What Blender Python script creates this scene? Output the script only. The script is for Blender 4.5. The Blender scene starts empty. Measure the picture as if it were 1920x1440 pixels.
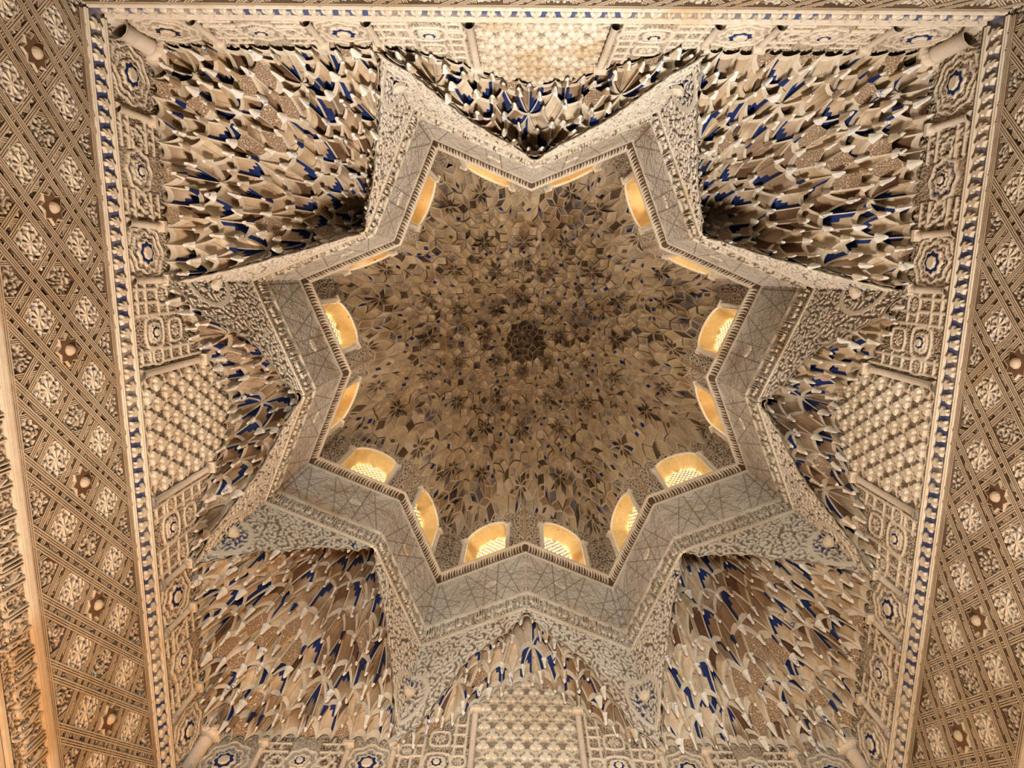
import bpy, math
import numpy as np
from mathutils import Matrix, Vector

rng = np.random.default_rng(7)
SC = bpy.context.scene
COL = SC.collection
PI = math.pi
cosd = lambda a: math.cos(math.radians(a))
sind = lambda a: math.sin(math.radians(a))

# ------------------------------------------------------------------ camera
A = 3.10                                   # half width of the square hall
RS = 3.246                                 # outer radius of the eight-pointed star
RI = RS * cosd(45) / cosd(22.5)            # inner radius of the star
FLOOR = -1.60


def fit_rot(rx, ry, rz):
    c, s = math.cos, math.sin
    X = np.array([[1, 0, 0], [0, c(rx), -s(rx)], [0, s(rx), c(rx)]])
    Y = np.array([[c(ry), 0, s(ry)], [0, 1, 0], [-s(ry), 0, c(ry)]])
    Z = np.array([[c(rz), -s(rz), 0], [s(rz), c(rz), 0], [0, 0, 1]])
    return X @ Y @ Z


_r = fit_rot(-0.173584, 0.011770, -0.012441) @ np.diag([-1.0, 1, 1])
cam_d = bpy.data.cameras.new('camera')
cam = bpy.data.objects.new('camera', cam_d)
COL.objects.link(cam)
cam.matrix_world = Matrix(((_r[0][0], _r[1][0], -_r[2][0], 0.1376),
                           (_r[0][1], _r[1][1], -_r[2][1], 1.3295),
                           (_r[0][2], _r[1][2], -_r[2][2], 0.0), (0, 0, 0, 1)))
cam_d.sensor_width = 36
cam_d.lens = 1166.35 / 1920 * 36
cam_d.clip_start = 0.05
SC.camera = cam

# ------------------------------------------------------------------ world, lamps, exposure
SC.view_settings.view_transform = 'Standard'
SC.view_settings.look = 'None'
SC.view_settings.gamma = 1
SC.view_settings.use_curve_mapping = False
SC.view_settings.exposure = -0.25
wd = bpy.data.worlds.new('sky')
SC.world = wd
wd.use_nodes = True
wd.node_tree.nodes['Background'].inputs[0].default_value = (1.0, 0.97, 0.90, 1)
wd.node_tree.nodes['Background'].inputs[1].default_value = 38.0
SC.cycles.max_bounces = 6
SC.cycles.diffuse_bounces = 2
SC.cycles.adaptive_threshold = 0.04
SC.cycles.caustics_reflective = False
SC.cycles.caustics_refractive = False


def lamp(name, kind, loc, aim, energy, color, size=1.0, size_y=None, spot=None, blend=0.6, spread=180):
    d = bpy.data.lights.new(name, kind)
    d.energy = energy
    d.color = color
    if kind == 'AREA':
        d.size = size
        if size_y:
            d.shape = 'RECTANGLE'
            d.size_y = size_y
        d.spread = math.radians(spread)
    else:
        d.shadow_soft_size = size
    if kind == 'SPOT':
        d.spot_size = math.radians(spot)
        d.spot_blend = blend
    o = bpy.data.objects.new(name, d)
    COL.objects.link(o)
    o.location = loc
    o.rotation_euler = (Vector(aim) - Vector(loc)).to_track_quat('-Z', 'Y').to_euler()
    return o


lamp('doorway_daylight', 'AREA', (0.3, 2.85, -0.6), (0, -3.0, 5.6), 215, (1.0, 0.93, 0.83), 1.0, 1.4, spread=80)
lamp('far_side_fill', 'AREA', (-0.3, -2.85, -0.9), (0, 3.1, 5.6), 360, (1.0, 0.95, 0.88), 1.0, 1.0, spread=80)  # fill light added to whiten the front wall, not a doorway
lamp('floor_uplight_a', 'SPOT', (0.0, -2.4, -1.4), (3.1, -1.3, 4.6), 1700, (1.0, 0.45, 0.11), 0.10, spot=85, blend=1.0)
lamp('floor_uplight_b', 'SPOT', (0.0, -2.4, -1.4), (-3.1, -1.2, 4.8), 950, (1.0, 0.54, 0.19), 0.10, spot=80, blend=1.0)

# ------------------------------------------------------------------ materials


class NT:
    def __init__(self, name):
        self.m = bpy.data.materials.new(name)
        self.m.use_nodes = True
        self.t = self.m.node_tree
        self.b = self.t.nodes['Principled BSDF']
        self.b.inputs['Roughness'].default_value = 0.8
        self.b.inputs['Specular IOR Level'].default_value = 0.25

    def n(self, kind, **kw):
        nd = self.t.nodes.new(kind)
        for k, v in kw.items():
            if k in nd.inputs:
                nd.inputs[k].default_value = v
            else:
                setattr(nd, k, v)
        return nd

    def l(self, a, b):
        self.t.links.new(a, b)

    def noise(self, scale, detail=3, rough=0.6, coord=None, dist=0.0):
        nd = self.n('ShaderNodeTexNoise', Scale=scale, Detail=detail, Roughness=rough, Distortion=dist)
        if coord is not None:
            self.l(coord, nd.inputs['Vector'])
        return nd.outputs['Fac']

    def ramp(self, fac, lo, hi):
        nd = self.n('ShaderNodeMapRange')
        nd.interpolation_type = 'SMOOTHSTEP'
        nd.inputs['From Min'].default_value = lo
        nd.inputs['From Max'].default_value = hi
        self.l(fac, nd.inputs['Value'])
        return nd.outputs['Result']

    def math(self, op, a, b):
        nd = self.n('ShaderNodeMath', operation=op)
        for i, v in enumerate((a, b)):
            if isinstance(v, (int, float)):
                nd.inputs[i].default_value = v
            else:
                self.l(v, nd.inputs[i])
        return nd.outputs[0]

    def mix(self, fac, a, b):
        nd = self.n('ShaderNodeMix', data_type='RGBA')
        for i, v in ((0, fac), (6, a), (7, b)):
            if isinstance(v, (int, float)):
                nd.inputs[i].default_value = v
            elif isinstance(v, tuple):
                nd.inputs[i].default_value = (*v, 1)
            else:
                self.l(v, nd.inputs[i])
        return nd.outputs[2]

    def bump(self, h, strength, dist):
        nd = self.n('ShaderNodeBump', Strength=strength, Distance=dist)
        self.l(h, nd.inputs['Height'])
        self.l(nd.outputs[0], self.b.inputs['Normal'])

    def base(self, c):
        self.l(c, self.b.inputs['Base Color'])


def plaster(name, c1, c2, stain=None, stain_lo=0.55, fine=90.0, bump=0.25, rough=0.8, carved=False, blue_fade=(0.42, 0.58), scribble=False):
    """Old stucco: two tones in slow blotches, ochre damp stains, a fine grain; with carved=True the pigments of the
    carving are read from the mesh (red: blue ground, green: brown ground with recess shade painted in, blue: polished white)."""
    k = NT(name)
    tc = k.n('ShaderNodeNewGeometry').outputs['Position']
    blot = k.ramp(k.noise(1.3, 2, 0.6, tc), 0.35, 0.65)
    c = k.mix(blot, c1, c2)
    grain = k.ramp(k.noise(18, 2, 0.75, tc), 0.3, 0.7)
    c = k.mix(k.math('MULTIPLY', grain, 0.28), c, tuple(v * 0.62 for v in c1))
    if stain:
        st = k.ramp(k.noise(1.1, 2, 0.66, tc), stain_lo, stain_lo + 0.14)
        c = k.mix(k.math('MULTIPLY', st, 0.75), c, stain)
    if carved:
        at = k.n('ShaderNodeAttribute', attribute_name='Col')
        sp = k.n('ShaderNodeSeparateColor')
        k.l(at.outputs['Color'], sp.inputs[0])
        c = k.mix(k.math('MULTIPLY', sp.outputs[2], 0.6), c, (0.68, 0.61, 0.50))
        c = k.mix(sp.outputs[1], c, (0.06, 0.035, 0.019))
        fade = k.ramp(k.noise(1.7, 1, 0.6, tc), *blue_fade)
        spk = k.ramp(k.noise(40, 2, 0.6, tc), 0.36, 0.5)
        c = k.mix(k.math('MULTIPLY', k.math('MULTIPLY', sp.outputs[0], fade), spk), c, (0.014, 0.032, 0.13))
    if scribble:
        ln = k.n('ShaderNodeTexNoise', Scale=16.0, Detail=1.0, Roughness=0.4)
        k.l(tc, ln.inputs['Vector'])
        band = k.math('SUBTRACT', 1.0, k.ramp(k.math('ABSOLUTE', k.math('SUBTRACT', ln.outputs['Fac'], 0.5), 0), 0.012, 0.03))
        where = k.ramp(k.noise(4.5, 2, 0.5, tc), 0.52, 0.6)
        c = k.mix(k.math('MULTIPLY', band, where), c, (0.03, 0.06, 0.22))
    k.base(c)
    k.b.inputs['Roughness'].default_value = rough
    if bump > 9:
        k.bump(k.noise(fine, 1, 0.6, tc), bump, 0.01)
    return k.m


M = {}
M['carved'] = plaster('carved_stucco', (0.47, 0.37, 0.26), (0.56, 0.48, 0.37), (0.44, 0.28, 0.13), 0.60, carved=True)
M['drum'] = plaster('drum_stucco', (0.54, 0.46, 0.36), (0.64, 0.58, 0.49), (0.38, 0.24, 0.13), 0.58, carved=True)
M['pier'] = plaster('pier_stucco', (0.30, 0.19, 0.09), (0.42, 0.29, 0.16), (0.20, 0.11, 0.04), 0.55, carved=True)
M['strap'] = plaster('strap_stucco', (0.44, 0.34, 0.23), (0.52, 0.42, 0.30), (0.42, 0.27, 0.13), 0.6)
M['cream'] = plaster('moulding_stucco', (0.60, 0.50, 0.38), (0.66, 0.58, 0.46), (0.46, 0.30, 0.15), 0.6)
M['marble'] = plaster('colonnette_marble', (0.52, 0.43, 0.33), (0.60, 0.52, 0.43), (0.40, 0.28, 0.16), 0.6, rough=0.55)
M['rib'] = plaster('rib_stucco', (0.56, 0.47, 0.35), (0.68, 0.61, 0.50), (0.44, 0.29, 0.14), 0.58, bump=0)
M['cell'] = plaster('cell_stucco', (0.43, 0.31, 0.19), (0.58, 0.48, 0.35), (0.14, 0.066, 0.024), 0.46, fine=30, bump=0.12)
M['tongue'] = plaster('tongue_stucco', (0.72, 0.68, 0.60), (0.80, 0.78, 0.72), (0.46, 0.31, 0.16), 0.58, fine=30, bump=0.12, scribble=True)
M['blue'] = plaster('blue_paint', (0.006, 0.016, 0.085), (0.012, 0.03, 0.13), (0.012, 0.012, 0.02), 0.52, fine=30, bump=0.1)
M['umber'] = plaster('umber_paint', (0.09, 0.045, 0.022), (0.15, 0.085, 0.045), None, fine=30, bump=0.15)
M['dcell'] = plaster('dome_stucco', (0.41, 0.30, 0.175), (0.51, 0.39, 0.245), (0.20, 0.12, 0.055), 0.50, fine=30, bump=0.12)
M['drib'] = plaster('dome_rib_stucco', (0.48, 0.375, 0.25), (0.55, 0.44, 0.31), (0.42, 0.29, 0.16), 0.6, fine=30, bump=0.1)
M['dsoot_shade'] = plaster('sooty_shaded_dome_stucco', (0.07, 0.042, 0.022), (0.14, 0.09, 0.05), (0.05, 0.03, 0.018), 0.5, fine=30, bump=0.15)  # soot plus hollow shade painted into cupola hubs and the apex
M['dpaint'] = plaster('painted_dome_stucco', (0.33, 0.25, 0.165), (0.42, 0.33, 0.22), (0.06, 0.055, 0.07), 0.5, fine=25, bump=0.15, scribble=True)
M['reveal'] = plaster('warm_lit_reveal', (0.62, 0.40, 0.15), (0.74, 0.54, 0.25), (0.40, 0.21, 0.06), 0.48, fine=40, bump=0.2)  # golden tone of bounced window light put into the plaster colour
M['lattice'] = plaster('lattice_stucco', (0.78, 0.60, 0.30), (0.84, 0.68, 0.38), None, fine=40, bump=0.1)
M['ground'] = plaster('shaded_recess_ground', (0.075, 0.045, 0.024), (0.12, 0.078, 0.045), None, bump=0)  # painted recess shade: strap grooves and sides, cornice behind the flutes
M['wall'] = plaster('wall_stucco', (0.55, 0.42, 0.28), (0.62, 0.50, 0.35), None)
M['floor'] = plaster('floor_marble', (0.66, 0.60, 0.52), (0.72, 0.67, 0.60), None, rough=0.4)
M['band'] = plaster('band_ground', (0.05, 0.07, 0.18), (0.09, 0.10, 0.19), (0.40, 0.32, 0.22), 0.50, fine=60)

# ------------------------------------------------------------------ mesh helpers


def raw_mesh(name, verts, faces, mats, midx=None, smooth=False, cols=None):
    verts = np.asarray(verts, dtype=np.float32).reshape(-1, 3)
    me = bpy.data.meshes.new(name)
    if isinstance(faces, np.ndarray):
        nf, k = faces.shape
        me.vertices.add(len(verts))
        me.vertices.foreach_set('co', verts.ravel())
        me.loops.add(nf * k)
        me.polygons.add(nf)
        me.polygons.foreach_set('loop_start', np.arange(0, nf * k, k, dtype=np.int32))
        me.polygons.foreach_set('vertices', faces.astype(np.int32).ravel())
        me.update(calc_edges=True)
    else:
        me.from_pydata(verts.tolist(), [], [list(map(int, f)) for f in faces])
    for m in (mats if isinstance(mats, (list, tuple)) else [mats]):
        me.materials.append(M[m])
    if midx is not None:
        me.polygons.foreach_set('material_index', np.asarray(midx, dtype=np.int32))
    if smooth:
        me.polygons.foreach_set('use_smooth', np.ones(len(me.polygons), dtype=bool))
    if cols is not None:
        at = me.color_attributes.new('Col', 'BYTE_COLOR', 'POINT')
        c4 = np.ones((len(verts), 4), dtype=np.float32)
        c4[:, :3] = cols
        at.data.foreach_set('color', c4.ravel())
    return me


def put(name, me, parent=None, mat=None, kind=None, label=None):
    o = bpy.data.objects.new(name, me)
    COL.objects.link(o)
    if parent is not None:
        o.parent = parent
    if mat is not None:
        o.matrix_local = mat
    if kind:
        o['kind'] = kind
    if label:
        o['label'] = label
    return o


def empty(name, loc=(0, 0, 0), rz=0.0, label=None, cat=None, kind=None, group=None):
    o = bpy.data.objects.new(name, None)
    COL.objects.link(o)
    o.location = loc
    o.rotation_euler = (0, 0, rz)
    o.empty_display_size = 0.1
    for k, v in (('label', label), ('category', cat), ('kind', kind), ('group', group)):
        if v:
            o[k] = v
    return o


def T(x=0, y=0, z=0, rz=0, sx=1, sy=1, sz=1, ry=0):
    return Matrix.Translation((x, y, z)) @ Matrix.Rotation(rz, 4, 'Z') @ Matrix.Rotation(ry, 4, 'Y') @ Matrix.Diagonal((sx, sy, sz, 1))


def grid_faces(nu, nv):
    i = np.arange(nu * nv).reshape(nv, nu)
    return np.stack([i[:-1, :-1], i[:-1, 1:], i[1:, 1:], i[1:, :-1]], -1).reshape(-1, 4)


def relief(name, U, Z, h, depth, cols, mat):
    """carved panel in the x-z plane, raised towards -y; U, Z, h are arrays of one shape"""
    nv, nu = h.shape
    v = np.stack([U, -h * depth, Z], -1).reshape(-1, 3)
    return raw_mesh(name, v, grid_faces(nu, nv), mat, smooth=True, cols=cols.reshape(-1, 3))


class MB:
    def __init__(self):
        self.v, self.f, self.m = [], [], []

    def add(self, verts, faces, mi=0):
        b = len(self.v)
        self.v += [tuple(map(float, p)) for p in verts]
        self.f += [[b + i for i in f] for f in faces]
        self.m += [mi] * len(faces)

    def box(self, x0, x1, y0, y1, z0, z1, mi=0):
        self.add([(x, y, z) for z in (z0, z1) for y in (y0, y1) for x in (x0, x1)],
                 [(0, 2, 3, 1), (4, 5, 7, 6), (0, 1, 5, 4), (2, 6, 7, 3), (0, 4, 6, 2), (1, 3, 7, 5)], mi)

    def lathe(self, prof, n=12, cx=0, cy=0, mi=0):
        b = [(cx + r * math.cos(2 * PI * i / n), cy + r * math.sin(2 * PI * i / n), z) for r, z in prof for i in range(n)]
        self.add(b, [(k * n + i, k * n + (i + 1) % n, (k + 1) * n + (i + 1) % n, (k + 1) * n + i)
                     for k in range(len(prof) - 1) for i in range(n)], mi)

    def plate(self, outline, y0, y1, mi=0, bevel=0.82):
        """flat ornament in the x-z plane: outline at y0 (back), a slightly smaller face at y1 (front, smaller y)"""
        n = len(outline)
        c = np.mean(outline, 0)
        back = [(x, y0, z) for x, z in outline]
        mid = [(x, y0 + (y1 - y0) * 0.6, z) for x, z in outline]
        fr = [(c[0] + (x - c[0]) * bevel, y1, c[1] + (z - c[1]) * bevel) for x, z in outline]
        self.add(back + mid + fr + [(c[0], y1, c[1])],
                 [(i, (i + 1) % n, n + (i + 1) % n, n + i) for i in range(n)] +
                 [(n + i, n + (i + 1) % n, 2 * n + (i + 1) % n, 2 * n + i) for i in range(n)] +
                 [(2 * n + i, 2 * n + (i + 1) % n, 3 * n) for i in range(n)], mi)

    def mesh(self, name, mats, smooth=False):
        return raw_mesh(name, self.v, self.f, mats, self.m, smooth)


# ------------------------------------------------------------------ carved patterns (heights, pigments and painted recess shade)


def hash2(i, j, s):
    n = (i * 374761393 + j * 668265263 + s * 974634777) & 0x7fffffff
    n = ((n ^ (n >> 13)) * 1274126177) & 0x7fffffff
    return ((n ^ (n >> 16)) & 0xffff) / 65535.0


def vnoise(x, y, s=0):
    xi, yi = np.floor(x).astype(np.int64), np.floor(y).astype(np.int64)
    fx, fy = x - xi, y - yi
    fx, fy = fx * fx * (3 - 2 * fx), fy * fy * (3 - 2 * fy)
    a, b = hash2(xi, yi, s), hash2(xi + 1, yi, s)
    c, d = hash2(xi, yi + 1, s), hash2(xi + 1, yi + 1, s)
    return (a * (1 - fx) + b * fx) * (1 - fy) + (c * (1 - fx) + d * fx) * fy


def sstep(x, a, b):
    t = np.clip((x - a) / (b - a), 0, 1)
    return t * t * (3 - 2 * t)


def worley(x, y, s=0, jit=0.8):
    xi, yi = np.floor(x).astype(np.int64), np.floor(y).astype(np.int64)
    best = np.full(x.shape, 9.0)
    sec = np.full(x.shape, 9.0)
    bx, by, bid = np.zeros(x.shape), np.zeros(x.shape), np.zeros(x.shape)
    for dj in (-1, 0, 1):
        for di in (-1, 0, 1):
            ci, cj = xi + di, yi + dj
            px = ci + 0.5 + (hash2(ci, cj, s) - 0.5) * jit
            py = cj + 0.5 + (hash2(ci, cj, s + 1) - 0.5) * jit
            d = np.hypot(x - px, y - py)
            m = d < best
            sec = np.where(m, best, np.minimum(sec, d))
            best = np.where(m, d, best)
            bx, by, bid = np.where(m, x - px, bx), np.where(m, y - py, by), np.where(m, hash2(ci, cj, s + 2), bid)
    return best, sec, bx, by, bid


def arabesque(u, v, c=0.13, s=0):
    """leaf scrolls: stems winding round jittered centres, lobed leaves between them"""
    k = c * 0.45
    wx = u + 0.22 * c * (vnoise(u / k, v / k, s + 9) - 0.5)
    wy = v + 0.22 * c * (vnoise(u / k, v / k, s + 10) - 0.5)
    f1, f2, bx, by, cid = worley(wx / c, wy / c, s)
    th = np.arctan2(by, bx)
    ch = np.where(cid > 0.5, 1, -1)
    stem = np.cos(2 * PI * f1 / 0.34 + ch * th + 6.28 * cid)
    h = sstep(stem, 0.0, 0.42)
    notch = np.cos(9 * th + ch * 14 * f1)
    h = h * (1 - 0.75 * sstep(notch, 0.45, 0.8) * sstep(f1, 0.12, 0.2))
    g1, g2, _, _, gid = worley(wx / (c * 0.36), wy / (c * 0.36), s + 5)
    bud = sstep(g1, 0.30, 0.20) * (gid > 0.45)
    return np.clip(np.maximum(h, bud * 0.9), 0, 1)


def seg(u, v, x0, y0, x1, y1):
    dx, dy = x1 - x0, y1 - y0
    t = np.clip(((u - x0) * dx + (v - y0) * dy) / (dx * dx + dy * dy), 0, 1)
    return np.hypot(u - x0 - t * dx, v - y0 - t * dy)


def pigment_shade(h, brown=0.75, blue=None):
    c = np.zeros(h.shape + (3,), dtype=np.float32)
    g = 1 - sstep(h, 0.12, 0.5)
    c[..., 1] = g * brown  # brown ground paint, with the shade of deep carving painted in
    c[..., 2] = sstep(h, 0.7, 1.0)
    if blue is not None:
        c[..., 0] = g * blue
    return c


def mgrid(x0, x1, z0, z1, res):
    return np.meshgrid(np.linspace(x0, x1, max(2, int((x1 - x0) / res) + 1)), np.linspace(z0, z1, max(2, int((z1 - z0) / res) + 1)))


# ------------------------------------------------------------------ setting: floor and the four walls (plain shells)
fl = MB(); fl.box(-3.6, 3.6, -3.6, 3.6, FLOOR - 0.2, FLOOR)
o = put('floor', fl.mesh('floor', 'floor'), kind='structure'); o['label'] = 'pale marble floor of the square hall'

STAR = [((RI if k % 2 == 0 else RS) * cosd(22.5 * k), (RI if k % 2 == 0 else RS) * sind(22.5 * k)) for k in range(16)]


def star_ring(z0, z1, half, name, mat):
    b = MB()
    for k in range(16):
        (x0, y0), (x1, y1) = STAR[k], STAR[(k + 1) % 16]
        a0, a1 = 22.5 * k, 22.5 * (k + 1)
        q = []
        for a in (a0, a1):
            m = half / max(abs(cosd(a)), abs(sind(a)))
            q.append((m * cosd(a), m * sind(a)))
        b.add([(x0, y0, z0), (x1, y1, z0), (*q[1], z0), (*q[0], z0), (x0, y0, z1), (x1, y1, z1), (*q[1], z1), (*q[0], z1)],
              [(0, 1, 2, 3), (4, 7, 6, 5), (0, 4, 5, 1), (3, 2, 6, 7)])
    return b.mesh(name, mat)


o = put('sky_block', star_ring(8.14, 8.30, 3.6, 'drum_sky_block', 'wall'), kind='structure')  # unseen slab added to keep sky light out around the drum
o['label'] = 'unseen slab added to block the sky around the star-shaped drum'
FLOOR_GROUP = None

# ------------------------------------------------------------------ wall ornament meshes (one wall, x along, z up, y=0 the face)
X0, XE = 0.13, 3.04
PX, PZ = 0.45, 0.42
ZR = (3.79, 4.21)
ZS0, ZS1 = 3.50, 4.49


def strap_mesh(name, pts, w=0.05, h0=0.016, h1=0.030):
    """a long flat band with two scored grooves following a straight line"""
    (x0, z0), (x1, z1) = pts
    d = np.array([x1 - x0, z1 - z0]); L = np.hypot(*d); d = d / L
    n = np.array([-d[1], d[0]])
    prof = [(-0.5, 0.0), (-0.46, h1), (-0.22, h1), (-0.16, h0), (-0.10, h1), (0.10, h1), (0.16, h0), (0.22, h1), (0.46, h1), (0.5, 0.0)]
    v = []
    for (bx, bz) in ((x0, z0), (x1, z1)):
        for a, y in prof:
            v.append((bx + n[0] * a * w, -y, bz + n[1] * a * w))
    k = len(prof)
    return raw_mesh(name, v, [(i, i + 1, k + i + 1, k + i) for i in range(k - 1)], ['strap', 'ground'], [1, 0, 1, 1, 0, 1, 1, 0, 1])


def clip_line(i0, j0, di, dj, x0off):
    """grid line through (i0,j0) with direction (di,dj) clipped to the strapwork panel; returns end points in metres"""
    def P(t):
        return np.array([x0off + (i0 + t * di) * PX, ZR[0] + (j0 + t * dj) * PZ])
    p0, p1 = P(0.0), P(1.0)
    d = p1 - p0
    t0, t1 = -1e9, 1e9
    for k, lo, hi in ((0, -XE, XE), (1, ZS0, ZS1)):
        if abs(d[k]) < 1e-9:
            if p0[k] < lo or p0[k] > hi:
                return None
            continue
        a, b = (lo - p0[k]) / d[k], (hi - p0[k]) / d[k]
        t0, t1 = max(t0, min(a, b)), min(t1, max(a, b))
    if t1 - t0 < 0.05:
        return None
    return (p0 + t0 * d, p0 + t1 * d)


# ground of the strapwork panel: fine leaf filling, dark eyes between the bands
U, Z = mgrid(-A, A, 3.46, 4.52, 0.0105)
hh = arabesque(U, Z, 0.10, 11)
W_ = {'strap_ground': relief('strap_ground', U, Z, hh, 0.016, pigment_shade(hh, 0.95), 'carved')}


def rosette_mesh(name, r, blue, seed):
    """round panel: sixteen-petalled flower of carved leaves over a painted ground"""
    nr, na = 15, 64
    rr = np.linspace(0, 1, nr); aa = np.linspace(0, 2 * PI, na + 1)
    Rg, Ag = np.meshgrid(rr, aa[:-1], indexing='ij')
    pet = 0.5 + 0.5 * np.cos(8 * Ag)
    pet2 = 0.5 + 0.5 * np.cos(8 * Ag + PI)
    h = np.where(Rg < 0.16, 1.0, 0)
    h = np.maximum(h, sstep(pet, 0.35, 0.6) * (Rg < 0.52) * (Rg > 0.12))
    h = np.maximum(h, sstep(np.cos(8 * Ag + PI + 3 * np.sin((Rg - 0.5) * 9)), 0.2, 0.5) * (Rg > 0.45) * (Rg < 0.93))
    h = np.maximum(h, sstep(np.cos(16 * Ag), 0.3, 0.7) * (Rg > 0.72) * (Rg < 0.9))
    h = np.maximum(h, (Rg > 0.93) * 0.9)
    x, z = Rg * r * np.cos(Ag) * 0.98, Rg * r * np.sin(Ag)
    v = np.stack([x, -0.004 - 0.022 * h, z], -1).reshape(-1, 3)
    f = []
    for i in range(nr - 1):
        for k in range(na):
            f.append((i * na + k, i * na + (k + 1) % na, (i + 1) * na + (k + 1) % na, (i + 1) * na + k))
    c = pigment_shade(h, 0.0 if blue else 0.7, 1.0 if blue else None)
    return raw_mesh(name, v, np.array(f), 'rosepaint' if blue else 'carved', smooth=True, cols=c.reshape(-1, 3))


M['rosepaint'] = plaster('painted_rosette', (0.50, 0.40, 0.28), (0.58, 0.48, 0.36), None, carved=True, blue_fade=(0.0, 0.01))
W_['ros_blue'] = rosette_mesh('blue_rosette', 0.124, True, 1)
W_['ros_plain'] = rosette_mesh('plain_rosette', 0.124, False, 2)


def star_outline(n, r0, r1, rot=0.0):
    return [((r0 if k % 2 == 0 else r1) * math.cos(PI * k / n + rot), (r0 if k % 2 == 0 else r1) * math.sin(PI * k / n + rot)) for k in range(2 * n)]


b = MB()
b.plate(star_outline(8, 0.115, 0.082), 0.0, -0.034, 0, 0.93)
b.plate(star_outline(8, 0.100, 0.070), -0.034, -0.0345, 1, 0.97)
pr = []
for k in range(5):
    a = k / 4 * PI / 2
    pr.append((0.038 * math.cos(a) + 0.001, 0.04 * math.sin(a)))
n = 10
for ring in range(4):
    (r0, y0), (r1, y1) = pr[ring], pr[ring + 1]
    for i in range(n):
        a0, a1 = 2 * PI * i / n, 2 * PI * (i + 1) / n
        b.add([(r0 * math.cos(a0), -0.03 - y0, r0 * math.sin(a0)), (r0 * math.cos(a1), -0.03 - y0, r0 * math.sin(a1)),
               (r1 * math.cos(a1), -0.03 - y1, r1 * math.sin(a1)), (r1 * math.cos(a0), -0.03 - y1, r1 * math.sin(a0))], [(0, 1, 2, 3)], 0)
W_['star_boss'] = b.mesh('star_boss', ['strap', 'umber'])

# frieze: mouldings, painted ground and white leaves
FZ0, FZ1 = 4.535, 4.685
for nm, z0, z1 in (('lower', 4.497, FZ0), ('upper', FZ1, 4.728)):
    b = MB()
    prof = [(0.0, z0), (-0.034, z0 + 0.006), (-0.034, (z0 + z1) / 2 - 0.006), (-0.022, (z0 + z1) / 2), (-0.034, (z0 + z1) / 2 + 0.006), (-0.034, z1 - 0.006), (-0.012, z1)]
    b.add([(x, y, z) for x in (-XE - 0.02, XE + 0.02) for y, z in prof], [(i, i + 1, 7 + i + 1, 7 + i) for i in range(6)])
    W_['moulding_' + nm] = b.mesh('moulding', 'cream')
b = MB(); b.add([(-A, -0.012, FZ0), (A, -0.012, FZ0), (A, -0.012, FZ1), (-A, -0.012, FZ1)], [(0, 1, 2, 3)])
W_['frieze_ground'] = b.mesh('frieze_ground', 'band')
leaf = [(0, 0), (0.018, 0.03), (0.047, 0.036), (0.040, 0.062), (0.026, 0.056), (0.016, 0.078), (0.030, 0.105), (0.010, 0.112), (0, 0.140),
        (-0.010, 0.112), (-0.030, 0.105), (-0.016, 0.078), (-0.026, 0.056), (-0.040, 0.062), (-0.047, 0.036), (-0.018, 0.03)]
b = MB(); b.plate([(x * 0.82, z) for x, z in leaf], -0.012, -0.038, 0, 0.8)
W_['frieze_leaf'] = b.mesh('frieze_leaf', 'cream')

# inscription band below the strapwork
b = MB(); b.box(-A, A, -0.035, 0.0, 3.455, 3.495); b.box(-A, A, -0.03, 0.0, 3.445, 3.452)
W_['band_mould_upper'] = b.mesh('moulding', 'cream')
b = MB(); b.box(-A, A, -0.03, 0.0, 3.155, 3.182); b.box(-A, A, -0.02, 0.0, 3.10, 3.135)
W_['band_mould_lower'] = b.mesh('moulding', 'cream')
U, Z = mgrid(-A, A, 3.18, 3.455, 0.0115)
hh = arabesque(U, Z, 0.07, 21)
W_['inscription_ground'] = relief('inscription_ground', U, Z, hh, 0.012, pigment_shade(hh, 0.85), 'carved')


def text_mesh(name, body, width, height, extrude, mat):
    cu = bpy.data.curves.new(name, 'FONT')
    cu.body = body
    cu.resolution_u = 2
    cu.extrude = 0.05
    ob = bpy.data.objects.new(name, cu)
    COL.objects.link(ob)
    dg = bpy.context.evaluated_depsgraph_get()
    me = bpy.data.meshes.new_from_object(ob.evaluated_get(dg))
    bpy.data.objects.remove(ob)
    bpy.data.curves.remove(cu)
    nv = len(me.vertices)
    co = np.empty(nv * 3, dtype=np.float32); me.vertices.foreach_get('co', co); co = co.reshape(-1, 3)
    mn, mx = co.min(0), co.max(0)
    q = (co - mn) / np.maximum(mx - mn, 1e-6)
    out = np.stack([(q[:, 0] - 0.5) * width, -q[:, 2] * extrude, q[:, 1] * height], -1)
    me.vertices.foreach_set('co', out.astype(np.float32).ravel())
    me.materials.clear(); me.materials.append(M[mat])
    me.update()
    return me


MOTTO = '\ufeea\ufee0\ufedf\ufe8d \ufefb\ufe87 \ufe90\ufedf\ufe8e\ufecf \ufefb\ufeed'
W_['motto'] = text_mesh('wall_lettering', MOTTO, 0.56, 0.245, 0.022, 'cream')

# carved panels above the frieze
ZB = 4.75


def wall_top(x):
    x = np.abs(x)
    return np.where(x < 1.25, np.interp(x, [0, 0.15, 0.3, 0.5, 0.62, 0.95, 1.25], [6.12, 6.02, 5.95, 5.78, 5.6, 5.32, 5.18]), 5.24) + 0.06


def wall_panel(name, x0, x1, res, fn):
    nu, nv = int((x1 - x0) / res) + 1, int((float(np.max(wall_top(np.linspace(x0, x1, 30)))) - ZB) / res) + 1
    U, V = np.meshgrid(np.linspace(x0, x1, nu), np.linspace(0, 1, nv))
    Z = ZB + (wall_top(U) - ZB) * V
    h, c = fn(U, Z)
    return relief(name, U, Z, h, 0.022, c, 'carved')


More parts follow.
